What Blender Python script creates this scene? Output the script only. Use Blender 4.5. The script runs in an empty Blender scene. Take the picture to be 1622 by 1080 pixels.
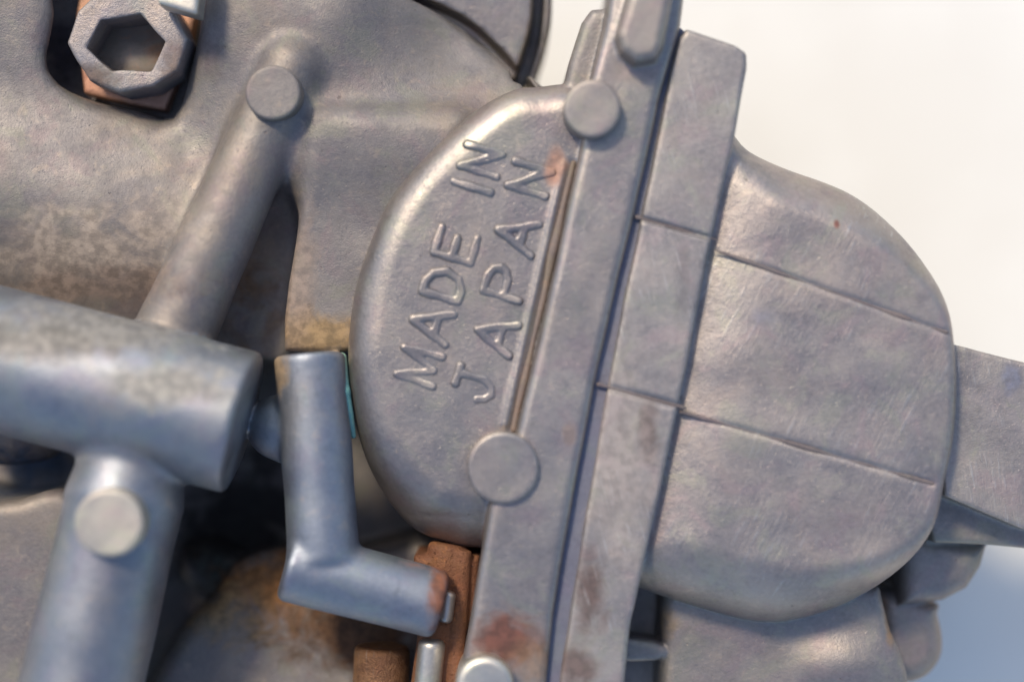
import bpy, math, time
import numpy as np
import openvdb
from mathutils import Vector
T0 = time.time()
R = math.radians
scene = bpy.context.scene
# one unit is half a centimetre; the carburetor lies on its side on a white table
scene.unit_settings.system = 'METRIC'
scene.unit_settings.scale_length = 0.005

# ------------------------------------------------------------------ camera
CAM = 26.0
cd = bpy.data.cameras.new('camera')
cam = bpy.data.objects.new('camera', cd)
scene.collection.objects.link(cam)
cam.location = (0, 0, CAM)
cd.sensor_width = 36.0
cd.lens = 36.0 * CAM / 16.22
cd.clip_start = 0.5
cd.clip_end = 2000
cd.dof.use_dof = True
cd.dof.focus_distance = CAM + 0.7
cd.dof.aperture_fstop = 0.035
scene.camera = cam

# ------------------------------------------------------------------ sky, sun, exposure
SUN_DIR = Vector((-3.5, 6.0, 7.5)).normalized()          # towards the sun
elev = math.asin(SUN_DIR.z)
world = bpy.data.worlds.new('World')
scene.world = world
world.use_nodes = True
wn = world.node_tree
bg = wn.nodes['Background']
sky = wn.nodes.new('ShaderNodeTexSky')
sky.sky_type = 'NISHITA'
sky.sun_disc = False
sky.sun_elevation = elev
sky.sun_rotation = math.atan2(SUN_DIR.x, SUN_DIR.y)
sky.air_density = 1.0
sky.dust_density = 1.6
sky.ozone_density = 1.4
wn.links.new(sky.outputs[0], bg.inputs[0])
bg.inputs[1].default_value = 0.15
sd = bpy.data.lights.new('sun', 'SUN')
sd.energy = 2.2
sd.angle = R(9)
sd.color = (1.0, 0.87, 0.66)
sun = bpy.data.objects.new('sun', sd)
scene.collection.objects.link(sun)
sun.rotation_euler = (-SUN_DIR).to_track_quat('-Z', 'Y').to_euler()
sun.location = SUN_DIR * 60
vs = scene.view_settings
vs.view_transform = 'Standard'
vs.look = 'None'
vs.exposure = 0.47
vs.gamma = 1.0

# ------------------------------------------------------------------ helpers
def W(px, py, z=0.0):
    s = (CAM - z) / CAM
    return ((px - 811) / 100 * s, (540 - py) / 100 * s, z)

def W2(pts, z):
    return [W(a, b, z)[:2] for a, b in pts]

def smooth_closed(pts, n=5):
    p = np.array(pts, float); m = len(p); out = []
    for i in range(m):
        a, b, c, d = p[i-1], p[i], p[(i+1) % m], p[(i+2) % m]
        for k in range(n):
            t = k / n
            out.append(0.5*((2*b)+(-a+c)*t+(2*a-5*b+4*c-d)*t*t+(-a+3*b-3*c+d)*t**3))
    return [tuple(q) for q in out]

def poly_d(X, Y, pts):
    """signed distance to a closed 2-D polygon"""
    p = np.array(pts, np.float32)
    d = None; s = None
    n = len(p)
    for i in range(n):
        a = p[i]; b = p[(i+1) % n]
        e = b - a; L = float(e @ e)
        if L < 1e-10: continue
        wx = X - a[0]; wy = Y - a[1]
        t = np.clip((wx*e[0]+wy*e[1])/L, 0, 1)
        dd = (wx-e[0]*t)**2 + (wy-e[1]*t)**2
        d = dd if d is None else np.minimum(d, dd)
        if abs(e[1]) > 1e-9:
            c = ((Y >= min(a[1], b[1])) & (Y < max(a[1], b[1])) & (X < a[0] + (Y-a[1])*e[0]/e[1]))
            s = c if s is None else s ^ c
    return np.where(s, -np.sqrt(d), np.sqrt(d)).astype(np.float32)

def line_d(X, Y, pts):
    d = None
    for (ax, ay), (bx, by) in zip(pts[:-1], pts[1:]):
        ex, ey = bx-ax, by-ay; L = ex*ex+ey*ey
        t = np.clip(((X-ax)*ex+(Y-ay)*ey)/L, 0, 1)
        dd = (X-ax-ex*t)**2+(Y-ay-ey*t)**2
        d = dd if d is None else np.minimum(d, dd)
    return np.sqrt(d)

def smin(a, b, k):
    if k <= 0: return np.minimum(a, b)
    h = np.maximum(k-np.abs(a-b), 0)/k
    return np.minimum(a, b) - h*h*k*0.25

def smax(a, b, k):
    return -smin(-a, -b, k)

# each solid is a function (X, Y, Z) -> signed distance, with its bounding box
def extrude(pts, z0, z1, r=0.1, smooth=0, rfun=None, slope=0.0, tilt=None, zref=None):
    w = W2(pts, z1 if zref is None else zref)
    if smooth: w = smooth_closed(w, smooth)
    a = np.array(w)
    def f(X, Y, Z):
        d = poly_d(X, Y, w)
        rr = rfun(X, Y) if rfun else r
        zt = z1
        if tilt is not None:
            zt = z1 + tilt[0]*(X-a[:, 0].mean()) + tilt[1]*(Y-a[:, 1].mean())
        q1 = d + rr - slope*np.maximum(zt-Z, 0)
        q2 = np.maximum(Z-zt, z0-Z) + rr
        return np.minimum(np.maximum(q1, q2), 0) + np.sqrt(np.maximum(q1, 0)**2+np.maximum(q2, 0)**2) - rr
    g = 0.9 + slope*3
    zx = z1 + (0.0 if tilt is None else 1.5)
    return f, (a[:, 0].min()-g, a[:, 1].min()-g, z0-.6, a[:, 0].max()+g, a[:, 1].max()+g, zx+.8), w

def rod(p, q, r0, r1=None, flat=None):
    """tapered cylinder from p to q; round ends, or flat ends with edge radius `flat`"""
    if r1 is None: r1 = r0
    p = np.array(p, float); q = np.array(q, float); v = q-p; L = float(np.linalg.norm(v)); v = v/L
    def f(X, Y, Z):
        x = X-p[0]; y = Y-p[1]; z = Z-p[2]
        t = x*v[0]+y*v[1]+z*v[2]
        s = np.clip(t/L, 0, 1)
        rad = r0+(r1-r0)*s
        if flat is None:
            t2 = np.clip(t, 0, L)
            return np.sqrt((x-v[0]*t2)**2+(y-v[1]*t2)**2+(z-v[2]*t2)**2)-rad
        d = np.sqrt(np.maximum(x*x+y*y+z*z-t*t, 0))
        q1 = d-rad+flat; q2 = np.maximum(-t, t-L)+flat
        return np.minimum(np.maximum(q1, q2), 0)+np.sqrt(np.maximum(q1, 0)**2+np.maximum(q2, 0)**2)-flat
    m = max(r0, r1)+.9
    lo = np.minimum(p, q)-m; hi = np.maximum(p, q)+m
    return f, (*lo, *hi)

def ball(c, rad):
    c = np.array(c); rad = np.array(rad, float) if np.ndim(rad) else np.array([rad]*3, float)
    def f(X, Y, Z):
        k = np.sqrt(((X-c[0])/rad[0])**2+((Y-c[1])/rad[1])**2+((Z-c[2])/rad[2])**2)
        return (k-1)*rad.min()
    return f, (*(c-rad-.9), *(c+rad+.9))

def disc(px, py, rad, z0, z1, r=0.06, tilt=(0, 0)):
    x, y, _ = W(px, py, z1)
    s = (CAM-z1)/CAM
    return rod((x-tilt[0]*(z1-z0), y-tilt[1]*(z1-z0), z0), (x, y, z1), rad*s, flat=r)

def slot(pts, zref, half, zbot):
    """a continuous groove along a smooth line, cut down to zbot"""
    p = np.array(W2(pts, zref)); q = []
    for i in range(len(p)-1):
        a, b, c, d = p[max(i-1, 0)], p[i], p[i+1], p[min(i+2, len(p)-1)]
        for k in range(5):
            t = k/5
            q.append(tuple(0.5*((2*b)+(-a+c)*t+(2*a-5*b+4*c-d)*t*t+(-a+3*b-3*c+d)*t**3)))
    q.append(tuple(p[-1])); a = np.array(q)
    def f(X, Y, Z):
        return np.maximum(line_d(X, Y, q)-half, zbot-Z).astype(np.float32)
    return f, (a[:, 0].min()-.6, a[:, 1].min()-.6, zbot-.5, a[:, 0].max()+.6, a[:, 1].max()+.6, 2)

class Grid:
    def __init__(g, lo, hi, h):
        g.h = h; g.lo = np.array(lo, float)
        g.n = np.ceil((np.array(hi)-g.lo)/h).astype(int)+1
        ax = [(g.lo[i]+np.arange(g.n[i])*h).astype(np.float32) for i in range(3)]
        g.X, g.Y, g.Z = ax[0][:, None, None], ax[1][None, :, None], ax[2][None, None, :]
        g.D = np.full(g.n, 1.0, np.float32)
        g.B = np.full(g.n, 9.0, np.float32)
        g.L = np.zeros(g.n, np.uint8)
    def sl(g, bb):
        a = np.clip(((np.array(bb[:3])-g.lo)/g.h).astype(int), 0, g.n)
        b = np.clip(((np.array(bb[3:])-g.lo)/g.h).astype(int)+1, 0, g.n)
        return slice(a[0], b[0]), slice(a[1], b[1]), slice(a[2], b[2])
    def ev(g, prim):
        s = g.sl(prim[1])
        d = prim[0](g.X[s[0]], g.Y[:, s[1]], g.Z[:, :, s[2]])
        return s, np.broadcast_to(d, g.D[s].shape)
    def add(g, prim, label, k=0.1):
        s, d = g.ev(prim)
        if d.size == 0: return
        m = d < g.B[s]
        g.B[s] = np.where(m, d, g.B[s]); g.L[s] = np.where(m, label, g.L[s])
        g.D[s] = smin(g.D[s], d, k)
    def cut(g, prim, k=0.05, label=None):
        s, d = g.ev(prim)
        if label: g.L[s] = np.where(d < g.h*.8, label, g.L[s])
        g.D[s] = smax(g.D[s], -d, k)
    def wobble(g, amp, f, seed):
        rs = np.random.RandomState(seed)
        x, y, z = g.X, g.Y, g.Z
        for i in range(5):
            v = rs.normal(size=3); v = v/np.linalg.norm(v)*f*(1.0+.55*i)
            ph = rs.uniform(0, 6.28)
            cx = np.exp(1j*(v[0]*x+ph)).astype(np.complex64)*np.exp(1j*v[1]*y).astype(np.complex64)
            g.D += (amp/(1+.5*i))*((cx.real*np.cos(v[2]*z)) - (cx.imag*np.sin(v[2]*z))).astype(np.float32)
    def mesh(g):
        vg = openvdb.FloatGrid(1.0)
        vg.copyFromArray(np.ascontiguousarray(np.clip(g.D, -1, 1)))
        p, q = vg.convertToQuads(0.0)
        return p, q
    def split(g, names, parents, mats):
        """one seamless casting surface, cut into its parts along the lines where the parts meet"""
        p, q = g.mesh()
        c = p[q].mean(1)
        # drop what lies deep under the outline's bottom (the surface stays closed towards every possible view)
        idx = np.clip(np.rint(c).astype(int), 0, g.n-1)
        lab = g.L[idx[:, 0], idx[:, 1], idx[:, 2]]
        co = (p*g.h+g.lo).astype(np.float32)
        # face and vertex normals of the whole surface, so the cuts between parts do not show
        a, b, d, e = (co[q[:, i]] for i in range(4))
        fn = np.cross(d-a, e-b)
        # outward = towards rising distance
        vn = np.zeros_like(co)
        for i in range(4): np.add.at(vn, q[:, i], fn)
        vn /= np.linalg.norm(vn, axis=1, keepdims=True)+1e-9
        t = co + vn*g.h*0.8
        j = np.clip(np.rint((t-g.lo)/g.h).astype(int), 0, g.n-1)
        t2 = co - vn*g.h*0.8
        j2 = np.clip(np.rint((t2-g.lo)/g.h).astype(int), 0, g.n-1)
        if (g.D[j[:, 0], j[:, 1], j[:, 2]] - g.D[j2[:, 0], j2[:, 1], j2[:, 2]]).mean() < 0:
            q = q[:, ::-1]; vn = -vn
        out = {}
        for l, name in sorted(names.items()):
            m = lab == l
            if not m.any(): print('EMPTY', name); continue
            qq = q[m]
            u, inv = np.unique(qq, return_inverse=True)
            out[l] = make(name, co[u], inv.reshape(qq.shape), mats[l], parents[l](out) if callable(parents[l]) else parents[l], vn[u])
        return out

def make(name, co, faces, mat, parent=None, normals=None, smooth=True):
    me = bpy.data.meshes.new(name)
    if isinstance(faces, np.ndarray):
        me.vertices.add(len(co)); me.vertices.foreach_set('co', np.asarray(co, np.float32).ravel())
        k = faces.shape[1]
        me.loops.add(faces.size); me.loops.foreach_set('vertex_index', faces.astype(np.int32).ravel())
        me.polygons.add(len(faces)); me.polygons.foreach_set('loop_start', np.arange(0, faces.size, k, dtype=np.int32))
        me.update(calc_edges=True); me.validate()
    else:
        me.from_pydata([tuple(c) for c in co], [], faces); me.update()
    me.polygons.foreach_set('use_smooth', [smooth]*len(me.polygons))
    if normals is not None and len(me.vertices) == len(normals):
        me.normals_split_custom_set_from_vertices([tuple(v) for v in normals.tolist()])
    me.materials.append(mat)
    o = bpy.data.objects.new(name, me)
    scene.collection.objects.link(o)
    if parent is not None: o.parent = parent
    return o

# ------------------------------------------------------------------ materials
def sock(node, name):
    return node.inputs[name]

def cast_metal(name, base=(0.30, 0.27, 0.25), warm=(0.37, 0.295, 0.235), cool=(0.185, 0.17, 0.18), metallic=0.72, rough=(0.48, 0.60),
               bump=0.35, grain=1.0, stains_and_shade=(), scratch=0.0, scratch_rot=0.0, seed=0.0, warm_amt=0.5, pits=0.5):
    m = bpy.data.materials.new(name); m.use_nodes = True
    nt = m.node_tree; N = nt.nodes; Lk = nt.links
    b = N['Principled BSDF']
    geo = N.new('ShaderNodeNewGeometry')
    off = N.new('ShaderNodeVectorMath'); off.operation = 'ADD'; off.inputs[1].default_value = (seed, seed*.7, seed*.3)
    Lk.new(geo.outputs['Position'], off.inputs[0])
    P = off.outputs[0]
    def noise(sc, det=4, ro=0.55, vec=P, dist=0.0):
        n = N.new('ShaderNodeTexNoise'); n.inputs['Scale'].default_value = sc; n.inputs['Detail'].default_value = det
        n.inputs['Roughness'].default_value = ro; n.inputs['Distortion'].default_value = dist
        Lk.new(vec, n.inputs['Vector']); return n.outputs['Fac']
    def ramp(v, a, c, lo=0.0, hi=1.0):
        r = N.new('ShaderNodeMapRange'); r.inputs[1].default_value = a; r.inputs[2].default_value = c
        r.inputs[3].default_value = lo; r.inputs[4].default_value = hi; r.interpolation_type = 'SMOOTHSTEP'
        Lk.new(v, r.inputs[0]); return r.outputs[0]
    def mix(fac, a, c):
        x = N.new('ShaderNodeMix'); x.data_type = 'RGBA'
        if isinstance(fac, float): x.inputs[0].default_value = fac
        else: Lk.new(fac, x.inputs[0])
        for i, v in ((6, a), (7, c)):
            if isinstance(v, tuple): x.inputs[i].default_value = (*v, 1)
            else: Lk.new(v, x.inputs[i])
        return x.outputs[2]
    def mth(op, a, c=None, d=None):
        x = N.new('ShaderNodeMath'); x.operation = op
        for i, v in enumerate((a, c, d)):
            if v is None: continue
            if isinstance(v, (int, float)): x.inputs[i].default_value = v
            else: Lk.new(v, x.inputs[i])
        return x.outputs[0]
    col = mix(ramp(noise(0.9, 3), .38, .62), base, tuple(0.5*(a+c) for a, c in zip(base, cool)))
    col = mix(mth('MULTIPLY', ramp(noise(0.55, 5, .6, dist=.6), .45, .68), warm_amt), col, warm)
    col = mix(mth('MULTIPLY', ramp(noise(2.6, 6, .65), .5, .75), .5), col, cool)
    tn = noise(1.3, 5, .62, dist=.8)
    col = mix(mth('MULTIPLY', ramp(tn, .53, .66), .55), col, tuple(a*f for a, f in zip(base, (.98, .84, .92))))
    col = mix(mth('MULTIPLY', ramp(tn, .47, .36), .55), col, tuple(a*f for a, f in zip(base, (.98, 1.06, .92))))
    blot = noise(4.2, 6, .7, dist=.5)
    col = mix(mth('MULTIPLY', ramp(blot, .52, .70), .38), col, tuple(a*.62 for a in base))
    col = mix(mth('MULTIPLY', ramp(blot, .46, .30), .30), col, tuple(min(1, a*1.4) for a in warm))
    fine = noise(14, 5, .7)
    col = mix(mth('MULTIPLY', ramp(fine, .35, .7), .28), col, tuple(min(1, v*1.35) for v in base))
    # dark pits and specks
    pit = ramp(noise(7.5, 3, .6), .70, .76)
    col = mix(mth('MULTIPLY', pit, pits), col, (0.10, 0.075, 0.07))
    rg = ramp(noise(1.7, 5, .6), .3, .7, rough[0], rough[1])
    met = metallic
    dirt_shade_total = None
    for (pos, rad, c, amt) in stains_and_shade:  # local patches: real stains, plus some shade painted into the body's recesses
        v = N.new('ShaderNodeVectorMath'); v.operation = 'SUBTRACT'; Lk.new(geo.outputs['Position'], v.inputs[0]); v.inputs[1].default_value = pos
        if np.ndim(rad) == 0: rad = (rad, rad, rad)
        s = N.new('ShaderNodeVectorMath'); s.operation = 'DIVIDE'; Lk.new(v.outputs[0], s.inputs[0]); s.inputs[1].default_value = rad
        ln = N.new('ShaderNodeVectorMath'); ln.operation = 'LENGTH'; Lk.new(s.outputs[0], ln.inputs[0])
        dd = mth('ADD', ln.outputs['Value'], mth('MULTIPLY', mth('SUBTRACT', noise(1.7, 5, .6, dist=.7), .5), 2.1))
        k = mth('MULTIPLY', ramp(dd, 1.25, .35), amt)
        col = mix(k, col, mix(ramp(noise(6, 4), .35, .65), c, tuple(x*.55 for x in c)))
        dirt_shade_total = k if dirt_shade_total is None else mth('MAXIMUM', dirt_shade_total, k)
    hsum = mth('MULTIPLY', noise(34, 4, .6), .55*grain)
    hsum = mth('ADD', hsum, mth('MULTIPLY', noise(9, 4, .6), .6*grain))
    hsum = mth('ADD', hsum, mth('MULTIPLY', ramp(noise(21, 3, .6), .62, .74), -.55*grain))
    hsum = mth('ADD', hsum, mth('MULTIPLY', pit, -1.2))
    if scratch > 0:
        mp = N.new('ShaderNodeMapping'); mp.inputs['Rotation'].default_value = (0, 0, scratch_rot)
        Lk.new(P, mp.inputs[0])
        m2 = N.new('ShaderNodeMapping'); m2.inputs['Scale'].default_value = (20, 1.8, 6); Lk.new(mp.outputs[0], m2.inputs[0]); mp = m2
        sn = noise(1.0, 4, .65, vec=mp.outputs[0], dist=.4)
        msk = ramp(noise(.8, 3), .42, .6)
        hsum = mth('ADD', hsum, mth('MULTIPLY', mth('MULTIPLY', sn, msk), 1.3*scratch))
        sc2 = mth('MULTIPLY', mth('MULTIPLY', ramp(sn, .55, .72), msk), .55*scratch)
        col = mix(sc2, col, (0.62, 0.61, 0.59))
        rg = mth('SUBTRACT', rg, mth('MULTIPLY', sc2, .15))
    bp = N.new('ShaderNodeBump'); bp.inputs['Strength'].default_value = bump; bp.inputs['Distance'].default_value = 0.03
    Lk.new(hsum, bp.inputs['Height']); Lk.new(bp.outputs[0], b.inputs['Normal'])
    Lk.new(col, b.inputs['Base Color'])
    if dirt_shade_total is not None:
        rg = mth('ADD', rg, mth('MULTIPLY', dirt_shade_total, .3))
        Lk.new(mth('MULTIPLY', mth('SUBTRACT', 1.0, mth('MULTIPLY', dirt_shade_total, .9)), met), b.inputs['Metallic'])
    else:
        b.inputs['Metallic'].default_value = met
    Lk.new(rg, b.inputs['Roughness'])
    return m

RUST = (0.26, 0.085, 0.03); BROWN = (0.20, 0.115, 0.055); OCHRE = (0.36, 0.235, 0.11); TAN = (0.50, 0.40, 0.31)
CAVITY_SHADE = (0.02, 0.018, 0.018)
M = {}
M['body'] = cast_metal('cast_zinc_body', rough=(.52, .66), metallic=.65, base=(.225, .203, .188), warm=(.31, .245, .185), cool=(.13, .12, .135), stains_and_shade=[
    (W(110, 400, -.8), (1.8, .8, 2), TAN, .75), (W(250, 350, -.8), (1.0, .5, 2), TAN, .35), (W(180, 455, -.9), (2.3, .35, 2), (0.25, .17, .13), .6),  # paler tan low on the left surface, darker strip beneath it
    (W(500, 530, -.4), (.8, .42, 1.2), OCHRE, .9), (W(470, 430, -.4), (.35, 1.2, 1.2), (.40, .29, .22), .55),
    (W(410, 470, -2.8), (1.0, 1.4, 1.6), BROWN, .95), (W(340, 900, -2.4), (.5, .6, 1.5), (.05, .07, .06), .9), (W(390, 840, -3.4), (1.6, 1.6, 1.2), CAVITY_SHADE, .95),  # the black stands for shade in the deep cavity, painted in
    (W(420, 930, -1.6), (1.6, .8, 1.3), (.30, .135, .045), 1.0), (W(560, 1010, -1.6), (1.5, .8, 1.3), (0.12, .06, .03), 1.0), (W(340, 980, -1.6), (1.0, .55, 1.3), OCHRE, .8),
    (W(40, 740, -2.5), (1.1, .8, 1.5), (0.03, .06, .12), .95), (W(98, 90, -1.9), (.55, .8, .9), (.04, .035, .05), .85),  # shade of the blue recess and shadow beside the nut, painted as colour
    (W(340, 90, -1), (.3, .5, 1), (.14, .10, .10), .5)], seed=3, warm_amt=.5)
M['post'] = cast_metal('cast_zinc_post', seed=3, warm_amt=.4, rough=(.50, .64), metallic=.68, base=(.235, .215, .198))
M['choke'] = cast_metal('cast_zinc_housing', seed=12, warm_amt=.6, rough=(.44, .58), metallic=.88, base=(.27, .285, .315), warm=(.33, .29, .25), cool=(.17, .19, .235), pits=.3, grain=.6, stains_and_shade=[(W(60, 545, 1.2), (1.3, .3, 1), (.40, .34, .28), .7), (W(270, 610, 1.2), (1.2, .35, 1), (.40, .36, .30), .7), (W(150, 520, .8), (2.4, .45, 1), (.27, .25, .22), .8)])
M['low'] = cast_metal('cast_zinc_lower_housing', seed=17, warm_amt=.3, rough=(.44, .56), metallic=.88, base=(.25, .26, .285), cool=(.17, .19, .23), grain=.6)
M['elbow'] = cast_metal('cast_zinc_elbow', seed=21, warm_amt=.25, rough=(.46, .6), metallic=.85, base=(.26, .28, .315), cool=(.19, .22, .28), grain=.6, stains_and_shade=[
    (W(440, 590, 0), (.22, .5, 1), OCHRE, .8), (W(700, 930, -.3), (.25, .8, 1.5), RUST, .9), (W(690, 880, -.3), (.5, .2, 1.5), RUST, .8)])
M['dome'] = cast_metal('cast_zinc_chamber', rough=(.36, .48), metallic=.8, seed=26, warm_amt=.3, bump=.3, stains_and_shade=[
    (W(540, 560, -.5), (.2, .25, 1), OCHRE, .7), (W(548, 625, -1.0), (.13, .75, 1.6), (0.10, .45, .38), .95),  # teal colour on the chamber's left side wall
    (W(720, 890, -.9), (.7, .3, .9), RUST, .8), (W(880, 260, .1), (.18, .3, .8), (.45, .22, .14), .7)])
M['joint'] = cast_metal('cast_zinc_joint_flange', rough=(.36, .48), metallic=.8, seed=31, warm_amt=.3, bump=.3, base=(.315, .284, .265), stains_and_shade=[
    (W(800, 1010, .3), (.75, .42, .8), (.17, .06, .04), .95), (W(850, 1050, .3), (.4, .5, .8), (.26, .15, .08), .6),
    (W(903, 690, .3), (.12, .2, .6), (.2, .13, .1), .5), (W(1000, 115, .3), (.5, .25, .6), (.33, .24, .23), .4)])
M['groove'] = cast_metal('dirt_filled_groove', base=(.20, .15, .12), warm=(.30, .18, .11), cool=(.12, .1, .1), metallic=.1, rough=(.6, .8), seed=4)
M['line'] = cast_metal('dirty_parting_line', base=(.16, .135, .13), warm=(.24, .19, .17), cool=(.12, .09, .09), metallic=.2, rough=(.6, .8), seed=5)
M['gap'] = cast_metal('shaded_seam_dirt', base=(.13, .115, .12), warm=(.17, .13, .12), cool=(.09, .085, .1), metallic=.2, rough=(.6, .8), seed=6)
M['pad'] = cast_metal('cast_zinc_pad', seed=36, warm_amt=.3, bump=.25)
M['pad_warm'] = cast_metal('cast_zinc_pale_pad', seed=38, base=(.44, .40, .34), warm_amt=.8, bump=.25, warm=(.48, .41, .33), metallic=.4)
M['bowl'] = cast_metal('cast_zinc_bowl', seed=41, warm_amt=.45, bump=.35, scratch=.65, scratch_rot=R(28), base=(.355, .312, .285), warm=(.40, .315, .265), rough=(.40, .54), metallic=.78, stains_and_shade=[
    (W(1325, 355, .05), (.05, .07, .5), (.25, .08, .06), .9), (W(1205, 505, .05), (.25, .18, .5), (.2, .2, .26), .5)])
M['bowlflange'] = cast_metal('cast_zinc_bowl_flange', seed=46, warm_amt=.5, bump=.35, scratch=.6, scratch_rot=R(-14), base=(.335, .305, .285), warm=(.40, .325, .275), stains_and_shade=[
    (W(1025, 680, .1), (.2, .6, .5), (.17, .12, .11), .8), (W(935, 935, .1), (.28, .8, .5), (.13, .08, .07), .85), (W(915, 1055, .1), (.4, .5, .5), (.14, .085, .075), .8), (W(1080, 450, .1), (.15, .9, .5), (.2, .19, .19), .5),
    (W(980, 720, .1), (.6, 1.8, .6), (.43, .36, .32), .5)])
M['arm'] = cast_metal('cast_zinc_arm', base=(.36, .32, .29), seed=51, warm_amt=.7, bump=.4, scratch=.9, scratch_rot=R(-8), warm=(.40, .33, .31), stains_and_shade=[
    (W(1605, 600, -.4), (.22, .25, .6), (.16, .18, .26), .7)])
M['drain'] = cast_metal('cast_zinc_drain', seed=56, warm_amt=.5, stains_and_shade=[(W(1060, 1000, -.6), (.25, .3, 1), OCHRE, .7), (W(1412, 975, -1.2), (.12, .45, 1.5), (.35, .2, .09), .7)])
M['ruststeel'] = cast_metal('rusted_steel', base=(.20, .085, .04), warm=(.42, .17, .05), cool=(.13, .05, .03), metallic=.15, rough=(.6, .8), seed=61, warm_amt=1.0, bump=.9, grain=1.6, pits=1.0)
M['copper'] = cast_metal('tarnished_brass', base=(.20, .095, .045), warm=(.48, .26, .12), cool=(.13, .06, .03), metallic=.45, bump=.9, grain=1.6, pits=1.0, rough=(.4, .6), seed=64, scratch=.3, warm_amt=.9)
M['silver'] = cast_metal('bright_plated_steel', base=(.56, .52, .46), warm=(.6, .53, .42), cool=(.40, .38, .35), metallic=.85, rough=(.36, .5), seed=67, grain=.4)
M['nut'] = cast_metal('steel_nut', base=(.27, .25, .255), warm=(.36, .29, .24), cool=(.15, .14, .16), metallic=.6, seed=70, grain=1.3, warm_amt=.9, bump=.5, pits=.9, stains_and_shade=[(W(150, 120, -.4), (.5, .3, .5), (.16, .10, .07), .8), (W(270, 100, -.4), (.25, .5, .5), (.24, .15, .10), .7)])
M['washer'] = cast_metal('copper_washer', base=(.48, .26, .17), warm=(.55, .34, .24), cool=(.3, .15, .1), metallic=.5, seed=73)
M['nutfloor'] = cast_metal('nut_bore_floor', base=(.22, .185, .15), warm=(.42, .18, .07), cool=(.3, .26, .23), metallic=.1, seed=76, warm_amt=.6, stains_and_shade=[(W(240, 70, -.8), (.3, .35, .6), (.36, .13, .04), .9)])
M['gasket'] = cast_metal('dark_gasket', base=(.15, .155, .20), warm=(.19, .16, .17), cool=(.10, .105, .15), metallic=.0, rough=(.6, .8), seed=79)

# ------------------------------------------------------------------ the white table
def table():
    m = bpy.data.materials.new('white_laminate'); m.use_nodes = True
    nt = m.node_tree; N = nt.nodes; b = N['Principled BSDF']
    geo = N.new('ShaderNodeNewGeometry')
    n = N.new('ShaderNodeTexNoise'); n.inputs['Scale'].default_value = .35; n.inputs['Detail'].default_value = 6
    nt.links.new(geo.outputs['Position'], n.inputs['Vector'])
    r = N.new('ShaderNodeValToRGB'); r.color_ramp.elements[0].position = .35; r.color_ramp.elements[1].position = .7
    r.color_ramp.elements[0].color = (.75, .72, .655, 1); r.color_ramp.elements[1].color = (.80, .775, .715, 1)
    nt.links.new(n.outputs['Fac'], r.inputs[0]); nt.links.new(r.outputs[0], b.inputs['Base Color'])
    b.inputs['Roughness'].default_value = .55
    b.inputs['Specular IOR Level'].default_value = .3
    s = 60; z = -7.6
    co = [(-s, -s, z), (s, -s, z), (s, s, z), (-s, s, z), (-s, -s, z-1), (s, -s, z-1), (s, s, z-1), (-s, s, z-1)]
    o = make('table', co, [(0, 1, 2, 3), (7, 6, 5, 4), (0, 4, 5, 1), (1, 5, 6, 2), (2, 6, 7, 3), (3, 7, 4, 0)], m, smooth=False)
    o['kind'] = 'structure'
table()

carb = bpy.data.objects.new('carburetor', None)
scene.collection.objects.link(carb)
carb.location = (0, 0, -7.6)
bpy.context.view_layer.update()
carb['label'] = 'stained grey cast metal carburetor lying on its side on a white table'
carb['category'] = 'carburetor'
_link = bpy.data.objects.new
class Up:
    """parts are modelled in world space; the parent sits at the thing's base"""
def under(o, p):
    o.parent = p
    if p is carb: o.matrix_parent_inverse = carb.matrix_world.inverted()
_make = make
def make(name, co, faces, mat, parent=None, normals=None, smooth=True):
    o = _make(name, co, faces, mat, None, normals, smooth)
    if parent is not None: under(o, parent)
    return o

# ------------------------------------------------------------------ casting A: main body, housings, elbow
gA = Grid((-9.6, -7.0, -7.55), (1.0, 7.0, 2.2), 0.045)
BODY, BELL, POST, POSTPAD, CHOKE, LOW, LOWPAD, ELBOW, ELBOWCAP, RIM = range(1, 11)
# floor of the cavities
gA.add(extrude([(-250, -250), (640, -250), (660, -100), (700, 120), (800, 250), (860, 900), (850, 1300), (-250, 1300)], -7.5, -3.4, .2), BODY, 0)
# round body under the left surface
gA.add(extrude([(-260, -260), (560, -260), (560, 60), (500, 130), (440, 200), (400, 330), (330, 480), (280, 640), (-260, 640)], -7.4, -1.0, .55, smooth=2, tilt=(-.04, .09)), BODY, .3)
gA.add(rod(W(-260, 260, -1.95), W(300, 365, -2.15), 1.5), BODY, .8)
gA.add(extrude([(515, 180), (455, 190), (330, 560), (450, 575), (520, 300)], -7, -1.55, .1), BODY, .4)
gA.add(ball(W(430, 60, -2.0), (1.5, 1.7, 1.3)), BODY, .9)
# throat body with its step
arc = [(500, -200), (560, -50), (635, 2), (695, 27), (738, 52), (790, 104), (824, 145), (846, 195), (840, 300), (700, 420), (560, 380), (500, 300), (470, 120)]
gA.add(extrude(arc, -7.4, -1.30, .16, smooth=4, tilt=(-.10, -.02)), BODY, .2)
gA.add(ball(W(560, 60, -2.1), (1.25, 1.3, 1.3)), BODY, .8)
# wall panel between cavity and chamber
gA.add(extrude([(505, 190), (503, 240), (486, 300), (468, 380), (455, 450), (449, 500), (450, 556), (560, 556), (700, 520), (720, 200)], -7.4, -.55, .14, smooth=0), BODY, .25)
gA.add(rod(W(470, 225, -1.5), W(800, 215, -1.75), .8), BODY, 1.2)
gA.add(ball(W(508, 212, -.8), .22), BODY, .15)
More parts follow.
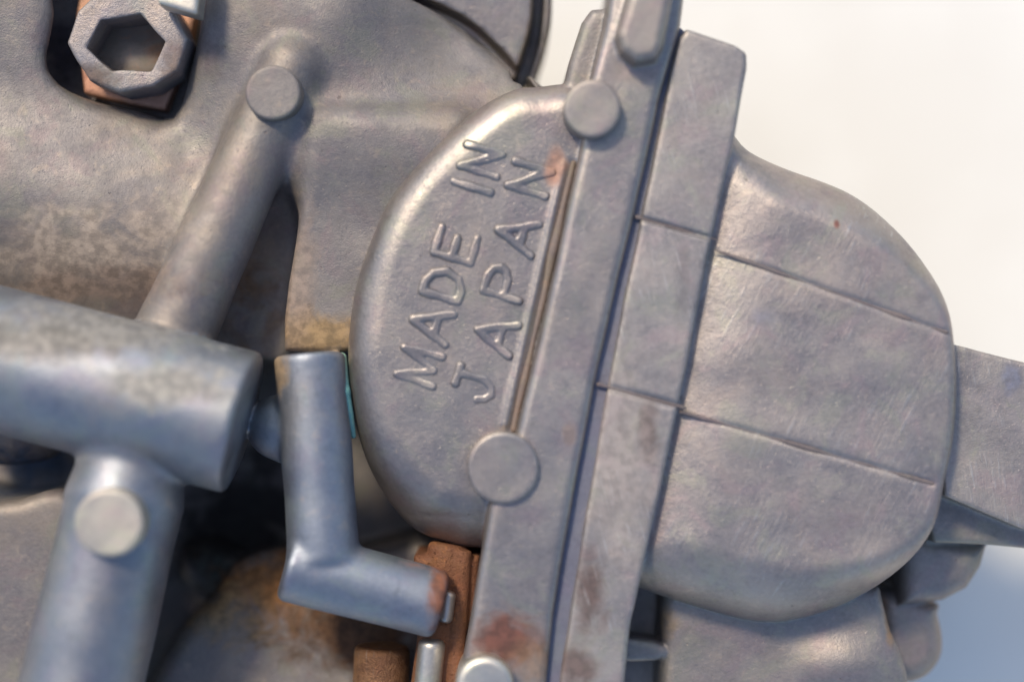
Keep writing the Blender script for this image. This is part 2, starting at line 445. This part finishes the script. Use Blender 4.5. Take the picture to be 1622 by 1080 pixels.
# bell mouth beyond the step
gA.add(extrude([(400, -250), (840, -250), (856, -60), (858, 0), (852, 55), (836, 110), (815, 160), (700, 200), (560, 60)], -4.0, -1.62, .10, smooth=3, zref=-1.62, tilt=(-.12, 0)), BELL, .02)
gA.add(extrude([(600, -250), (858, -250), (873, -60), (874, 0), (868, 60), (850, 118), (835, 150), (760, 180)], -4.0, -2.2, .10, smooth=3), RIM, .03)
gA.cut(slot([(560, -42), (600, -26), (645, -3), (702, 20), (748, 47), (800, 97), (836, 142), (850, 170)], -1.7, .085, -2.15), .05)
gA.cut(slot([(850, -120), (852, -60), (853, 0), (848, 52), (832, 108), (820, 135)], -2.1, .10, -2.6), .05)
# bottom-middle stained wall
gA.add(extrude([(445, 872), (362, 900), (332, 950), (275, 1005), (235, 1080), (200, 1200), (760, 1200), (760, 860), (560, 880)], -7.4, -1.9, .35, smooth=2, tilt=(0, -.12)), BODY, .15)
gA.add(ball(W(335, 895, -3.2), (.55, .45, .6)), BODY, .3)
# lower-left wall
gA.add(extrude([(-200, 800), (-60, 800), (30, 792), (70, 778), (115, 785), (130, 850), (60, 1200), (-200, 1200)], -7.4, -.1, .22, smooth=2), BODY, .1)
gA.add(ball(W(20, 690, -1.9), (1.0, .5, .5)), BODY, .3)
# the pocket the nut sits in
gA.cut(extrude([(95, 20), (110, -80), (310, -80), (316, 25), (300, 100), (268, 182), (205, 170), (125, 150), (88, 110)], -1.9, 2.0, .1, smooth=3, zref=-.9), .4)
gA.cut(rod(W(112, -80, -1.6), W(98, 100, -1.7), .5, .55), .5)
# support post
gA.add(rod(W(462, 112, -.80), W(262, 560, -.35), .52, .66), POST, .22)
# choke housing: fat cylinder with a cut end
gA.add(rod(W(-220, 512, .15), W(386, 670, .15), 1.13, flat=.10), CHOKE, .10)
# lower housing
gA.add(rod(W(214, 700, .1), W(196, 800, .25), .80, .88, flat=.1), LOW, .15)
gA.add(rod(W(196, 800, .25), W(95, 1230, .5), .90, .98), LOW, .15)
gA.add(rod(W(118, 985, 1.02), W(135, 990, 1.02), .14), LOW, .12)
# elbow fitting
gA.add(rod(W(490, 562, -.35), W(514, 890, -.15), .56, .56, flat=.08), ELBOW, .1)
gA.add(rod(W(452, 893, -.12), W(700, 958, -.35), .57, .55, flat=.14), ELBOW, .10)
gA.add(rod(W(444, 676, -.55), W(500, 700, -.6), .53), ELBOWCAP, .08)
gA.cut(rod(W(516, 196, -.75), W(497, 262, -.85), .12, .2), .12)
gA.add(ball(W(517, 208, -.95), .16), BODY, .05)
gA.wobble(.007, 2.6, 5)
partsA = gA.split({BODY: 'main_body', BELL: 'bell_mouth', RIM: 'mouth_rim', POST: 'support_post', CHOKE: 'choke_housing',
          LOW: 'lower_housing', ELBOW: 'elbow_fitting', ELBOWCAP: 'side_boss'},
         {BODY: carb, BELL: carb, RIM: lambda o: o[BELL], POST: carb, CHOKE: carb, LOW: carb, ELBOW: carb, ELBOWCAP: lambda o: o[ELBOW]},
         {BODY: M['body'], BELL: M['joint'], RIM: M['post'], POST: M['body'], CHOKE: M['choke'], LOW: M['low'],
          ELBOW: M['elbow'], ELBOWCAP: M['elbow']})
print('A', time.time()-T0); del gA

# ------------------------------------------------------------------ casting B: float chamber and joint flange
gB = Grid((-2.95, -6.6, -3.4), (3.3, 6.6, 1.1), 0.036)
CHAMBER, JOINT, LUG, BACKLUG, PAD, PAD2, PAD3 = range(1, 8)
dome_pts = [(850, 130), (810, 136), (760, 162), (700, 212), (650, 264), (605, 328), (572, 410), (553, 490), (547, 570), (553, 650), (572, 730),
            (600, 790), (640, 842), (690, 868), (750, 880), (850, 860), (930, 700), (1000, 400), (980, 200), (920, 130)]
DZ = -.02
def dome_r(X, Y):
    t = np.clip((-Y-.2)/2.6, 0, 1)
    return .55 + .65*t*t
dome_prim = extrude(dome_pts, -7.5, DZ, .55, smooth=4, rfun=dome_r)
gB.add(dome_prim, CHAMBER, 0)
# a faint cast ridge beside the joint
gB.add(rod(W(893, 262, -.03), W(800, 672, -.03), .05), CHAMBER, .06)
strip = [(982, -120), (1100, -120), (1078, 40), (1064, 90), (1046, 152), (1024, 258), (1002, 355), (970, 490), (942, 612), (918, 735), (897, 850), (876, 975), (856, 1200),
         (708, 1200), (722, 1100), (742, 1000), (762, 880), (775, 800), (800, 760), (822, 668), (858, 515), (895, 345), (922, 225), (935, 130), (958, 40)]
gB.add(extrude(strip, -3.3, .28, .15), JOINT, .05)
gB.cut(rod(W(908, 258, .02), W(813, 680, .02), .055), .05)
gB.add(extrude([(885, 165), (900, 100), (922, 35), (937, 14), (958, 12), (985, 30), (985, 165)], -7.5, -.25, .16), BACKLUG, .05)
gB.add(extrude([(985, 80), (978, 55), (1003, -30), (1022, -60), (1055, -60), (1070, -30), (1052, 70), (1040, 92), (1008, 98)], -.5, .78, .14), LUG, .08)
gB.wobble(.006, 2.6, 9)
partsB = gB.split({CHAMBER: 'float_chamber', JOINT: 'joint_flange', LUG: 'oval_lug', BACKLUG: 'rear_lug'},
         {CHAMBER: carb, JOINT: carb, LUG: lambda o: o[JOINT], BACKLUG: lambda o: o[JOINT]},
         {CHAMBER: M['dome'], JOINT: M['joint'], LUG: M['pad'], BACKLUG: M['post']})
print('B', time.time()-T0); del gB

# ------------------------------------------------------------------ casting C: float bowl, its flange, arm and drain
gC = Grid((.4, -6.6, -5.0), (9.6, 5.4, .6), 0.034)
BOWL, BFL, ARM, ARMLOW, DRAIN, KNOB, BOLT = range(1, 8)
bowl_pts = [(1100, 130), (1168, 196), (1196, 228), (1250, 254), (1320, 280), (1372, 305), (1420, 342), (1464, 392), (1498, 452), (1514, 520), (1521, 600), (1517, 680),
            (1503, 760), (1485, 830), (1455, 890), (1412, 940), (1350, 978), (1280, 1000), (1220, 1003), (1140, 985), (1060, 962), (1010, 945), (940, 930)]
def bowl_r(X, Y):
    # broad fillet along the top and bottom, tight edge on the right
    v = (Y + .30*(X-4.5))
    top = np.clip((v-.9)/1.6, 0, 1); bot = np.clip((-v-2.2)/1.8, 0, 1)
    return .20 + .75*top*top*(3-2*top) + 1.05*bot*bot*(3-2*bot)
ang = [(a, b) for a, b in bowl_pts] + [(960, 838), (980, 738), (1000, 648), (1027, 520), (1050, 400), (1075, 292)]
bowl_prim = extrude(ang, -4.6, .08, .2, smooth=3, rfun=bowl_r)
fa = np.array(W(1168, 205, .1)[:2]); fb = np.array(W(1012, 945, .1)[:2]); fd = (fb-fa)/np.linalg.norm(fb-fa)
def bowl_f(X, Y, Z):
    u = -(X-fa[0])*fd[1] + (Y-fa[1])*fd[0]          # distance from the flange
    return smax(bowl_prim[0](X, Y, Z), (Z-.08)*.93+(.50-u)*.36, .22)
gC.add((bowl_f, bowl_prim[1]), BOWL, 0)
fl = [(1076, 60), (1088, 46), (1165, 72), (1183, 84), (1184, 108), (1166, 205), (1145, 300), (1118, 420), (1098, 530), (1074, 648), (1048, 770), (1022, 885), (1000, 985), (975, 1200),
      (872, 1200), (890, 1060), (922, 850), (957, 640), (985, 490), (1015, 350), (1044, 210), (1062, 120)]
gC.add(extrude(fl, -3.0, .17, .07), BFL, .05)
# parting lines cast across flange and bowl
LINES = []
LINE_F, LINE_B, LINE_F2, LINE_B2 = 8, 9, 10, 11
def seam(a, b, z, lab, r=.035, k=.03):
    gC.cut(rod(W(*a, z), W(*b, z), r), k)
    if lab: LINES.append((a, b, z, lab))
seam((1008, 344), (1135, 380), .16, LINE_F, .045); seam((948, 609), (1085, 646), .16, LINE_F2, .045)
seam((1132, 396), (1500, 527), .095, LINE_B, .045); seam((1078, 652), (1478, 766), .095, LINE_B2, .045)
gp = [(1168, 205), (1148, 300), (1120, 425), (1100, 530), (1077, 650), (1050, 772), (1024, 888), (1012, 945)]
gC.add(extrude([(1490, 540), (1530, 549), (1760, 612), (1760, 872), (1620, 838), (1495, 786)], -2.4, -.45, .05), ARM, .02)
gC.add(extrude([(1450, 740), (1760, 830), (1760, 905), (1625, 868), (1572, 864), (1480, 860)], -3.0, -1.1, .10), ARMLOW, .1)
gC.add(extrude([(1430, 840), (1572, 860), (1560, 900), (1538, 935), (1500, 955), (1430, 962)], -4.5, -1.5, .35), ARMLOW, .12)
gC.add(extrude([(1395, 940), (1490, 958), (1492, 975), (1500, 1010), (1498, 1045), (1475, 1075), (1440, 1085), (1400, 1060)], -4.8, -1.8, .38, smooth=3), KNOB, .08)
gC.add(extrude([(1052, 930), (1230, 930), (1395, 930), (1412, 1000), (1440, 1070), (1455, 1200), (1040, 1200)], -4.6, -1.12, .22, tilt=(.02, .02)), DRAIN, .04)
gC.add(extrude([(900, 880), (1120, 900), (1150, 1200), (900, 1200)], -4.4, -2.1, .2), DRAIN, .1)
gC.add(ball(W(1330, 1045, -1.45), (.8, .45, .5)), DRAIN, .3)
gC.add(extrude([(960, 1008), (1035, 1014), (1062, 1030), (1040, 1048), (960, 1045)], -1.9, -1.15, .13, smooth=2), BOLT, .03)
gC.wobble(.007, 2.2, 14)
partsC = gC.split({BOWL: 'float_bowl', BFL: 'bowl_flange', ARM: 'side_arm', ARMLOW: 'arm_bracket', DRAIN: 'drain_housing', KNOB: 'drain_knob', BOLT: 'bolt_end'},
         {BOWL: carb, BFL: carb, ARM: carb, ARMLOW: lambda o: o[ARM], DRAIN: carb, KNOB: lambda o: o[DRAIN], BOLT: lambda o: o[DRAIN]},
         {BOWL: M['bowl'], BFL: M['bowlflange'], ARM: M['arm'], ARMLOW: M['drain'], DRAIN: M['drain'], KNOB: M['drain'], BOLT: M['pad']})
print('C', time.time()-T0); del gC

# ------------------------------------------------------------------ small solids, each with a grid of its own
def small(name, prims, mat, parent, h=.03, cuts=(), pad=.12, wob=.004):
    lo = np.min([p[1][:3] for p, _ in prims], 0)+.9-pad; hi = np.max([p[1][3:] for p, _ in prims], 0)-.7+pad
    g = Grid(lo, hi, h)
    for p, k in prims: g.add(p, 1, k)
    for p, k in cuts: g.cut(p, k)
    if wob: g.wobble(wob, 4, 3)
    return g.split({1: name}, {1: parent}, {1: mat})[1]

for (a, b, z, lab) in LINES:
    small('parting_line', [(rod(W(*a, z-.055), W(*b, z-.055), .030), 0)], M['line'], partsC[BFL if lab in (LINE_F, LINE_F2) else BOWL], .02, wob=.008)
for px_, py_, r_, z0_, z1_, e_, m_, p_, n_ in ((432, 147, .44, -.8, -.01, .05, 'body', partsA[POST], 'casting_pad'), (172, 828, .55, .4, 1.42, .07, 'pad_warm', partsA[LOW], 'casting_pad'),
        (938, 172, .46, -2.0, .56, .05, 'pad', partsB[JOINT], 'casting_pad'), (797, 741, .57, -1.2, .40, .05, 'joint', partsB[JOINT], 'casting_pad'),
        (768, 1085, .46, -1.2, .62, .12, 'silver', partsB[JOINT], 'screw_head')):
    small(n_, [(disc(px_, py_, r_, z0_, z1_, e_), 0)], M[m_], p_, .024, wob=.006)
# gasket squeezed between the two flanges
small('gasket', [(extrude([(1074, 40), (1086, 50), (1064, 160), (1030, 330), (1000, 470), (972, 620), (938, 820), (905, 1040), (885, 1200), (845, 1200), (868, 1000), (900, 800), (930, 620), (990, 360), (1036, 150), (1060, 60)], -4.5, .04, .05), 0)], M['gasket'], carb, .05)

# hex nut in its pocket
hexo = [(104, 68), (122, 18), (160, -16), (225, -22), (270, 5), (297, 62), (280, 112), (242, 138), (190, 146), (140, 128)]
hexi = [(159, 31), (221, 24), (261, 66), (238, 111), (176, 114), (136, 76)]
nut = small('hex_nut', [(extrude(hexo, -1.55, -.52, .07), 0)], M['nut'], carb, .026, cuts=[(extrude(hexi, -1.58, 1.0, .02, zref=-.52), .03)], wob=.008)
small('bore_floor', [(extrude([(140, 20), (260, 20), (265, 120), (135, 120)], -1.62, -1.38, .05), 0), (ball(W(215, 95, -1.4), (.45, .3, .2)), .3)], M['nutfloor'], nut, .04)
small('washer', [(extrude([(118, 30), (128, -40), (305, -40), (308, 30), (292, 100), (262, 176), (205, 165), (132, 148)], -1.95, -1.42, .06), 0)], M['washer'], nut, .04)
small('bright_clip', [(extrude([(246, -60), (322, -60), (312, 24), (250, 6)], -.6, .12, .05), 0)], M['silver'], carb, .035)

teal = cast_metal('teal_surface', base=(.16, .33, .27), warm=(.35, .42, .28), cool=(.06, .24, .30), metallic=0, rough=(.35, .5), seed=82)  # thin raised teal streak along the chamber's side wall
small('teal_streak', [(rod(W(541, 566, -.42), W(545, 620, -.30), .085, .10), 0), (rod(W(545, 620, -.30), W(560, 690, -.42), .10, .05), .05)], teal, partsB[CHAMBER], .02)
small('dirty_groove', [(rod(W(908, 258, -.035), W(813, 680, -.035), .055), 0)], M['groove'], partsB[CHAMBER], .025, wob=.01)
# rusty spring screw below the chamber
scr = small('rusty_screw', [(rod(W(712, 860, -1.0), W(672, 1180, -.8), .34, flat=.1), 0), (rod(W(735, 870, -.75), W(712, 1180, -.6), .14, flat=.05), .05),
                      (extrude([(655, 880), (760, 880), (755, 1010), (650, 1000)], -2.5, -.75, .15), .05)], M['ruststeel'], carb, .035)
small('screw_shank', [(rod(W(712, 935, -.56), W(704, 985, -.54), .12, flat=.08), 0)], M['silver'], scr, .03)
small('screw_shank', [(rod(W(684, 1012, -.52), W(668, 1180, -.50), .22, flat=.1), 0)], M['silver'], scr, .03)
small('brass_plug', [(rod(W(606, 1022, -1.35), W(596, 1250, -1.35), .46, .50, flat=.1), 0)], M['copper'], carb, .035)

# ------------------------------------------------------------------ raised lettering on the chamber
dome_w = dome_prim[2]
def dome_height(X, Y):
    d = poly_d(X, Y, dome_w); r = dome_r(X, Y)
    t = np.maximum(d+r, 0)
    return DZ - r + np.sqrt(np.maximum(r*r-t*t, 0))
GL = {'M': [[(0, 0), (.06, 1), (.5, .1), (.94, 1), (1, 0)]], 'A': [[(0, 0), (.5, 1), (1, 0)], [(.18, .36), (.82, .36)]],
      'D': [[(0, 0), (0, 1), (.45, 1), (.8, .85), (.98, .5), (.8, .15), (.45, 0), (0, 0)]], 'E': [[(1, 0), (0, 0), (0, 1), (1, 1)], [(0, .52), (.8, .52)]],
      'I': [[(.5, 0), (.5, 1)]], 'N': [[(0, 0), (0, 1), (1, 0), (1, 1)]], 'J': [[(.35, 1), (.95, 1)], [(.72, 1), (.72, .28), (.55, .04), (.28, 0), (.08, .12), (0, .32)]],
      'P': [[(0, 0), (0, 1), (.6, 1), (.92, .9), (1, .72), (.92, .54), (.6, .44), (0, .44)]]}
ux = np.array((.287, .958)); uy = np.array((-.958, .287))
def letter(ch, px, py, w, h, parent):
    c = np.array(W(px, py, DZ)[:2])
    strokes = [[tuple(c+ux*(x-.5)*w+uy*(y-.5)*h) for x, y in s] for s in GL[ch]]
    P = np.array([p for s in strokes for p in s]); g = .022
    xs = np.arange(P[:, 0].min()-.14, P[:, 0].max()+.14, g); ys = np.arange(P[:, 1].min()-.14, P[:, 1].max()+.14, g)
    X, Y = np.meshgrid(xs, ys, indexing='ij')
    d = np.min([line_d(X, Y, s) for s in strokes], 0)
    t = np.clip((.098+.012*np.sin(X*9+Y*4)*np.sin(Y*13-X*5)-d)/.055, 0, 1); t = t*t*(3-2*t)
    Z = dome_height(X, Y) - .03 + (.064+.014*np.sin(X*5.1-Y*3.3+px))*t
    keep = d < .112
    idx = -np.ones(X.shape, int); idx[keep] = np.arange(keep.sum())
    f = np.stack([idx[:-1, :-1], idx[1:, :-1], idx[1:, 1:], idx[:-1, 1:]], -1).reshape(-1, 4)
    f = f[(f >= 0).all(1)]
    co = np.stack([X[keep], Y[keep], Z[keep]], -1)
    o = make('raised_letter', co, f, M['dome'], parent)
for ch, px, py, w in (('M', 664, 580, .50), ('A', 683, 514, .50), ('D', 703, 450, .42), ('E', 722, 389, .40), ('I', 748, 297, .2), ('N', 763, 254, .36),
                      ('J', 752, 608, .46), ('A', 785, 531, .52), ('P', 800, 448, .42), ('A', 819, 372, .50), ('N', 840, 283, .40)):
    letter(ch, px, py, w, .60, partsB[CHAMBER])
print('done', time.time()-T0, sum(len(o.data.polygons) for o in scene.objects if o.type == 'MESH'))
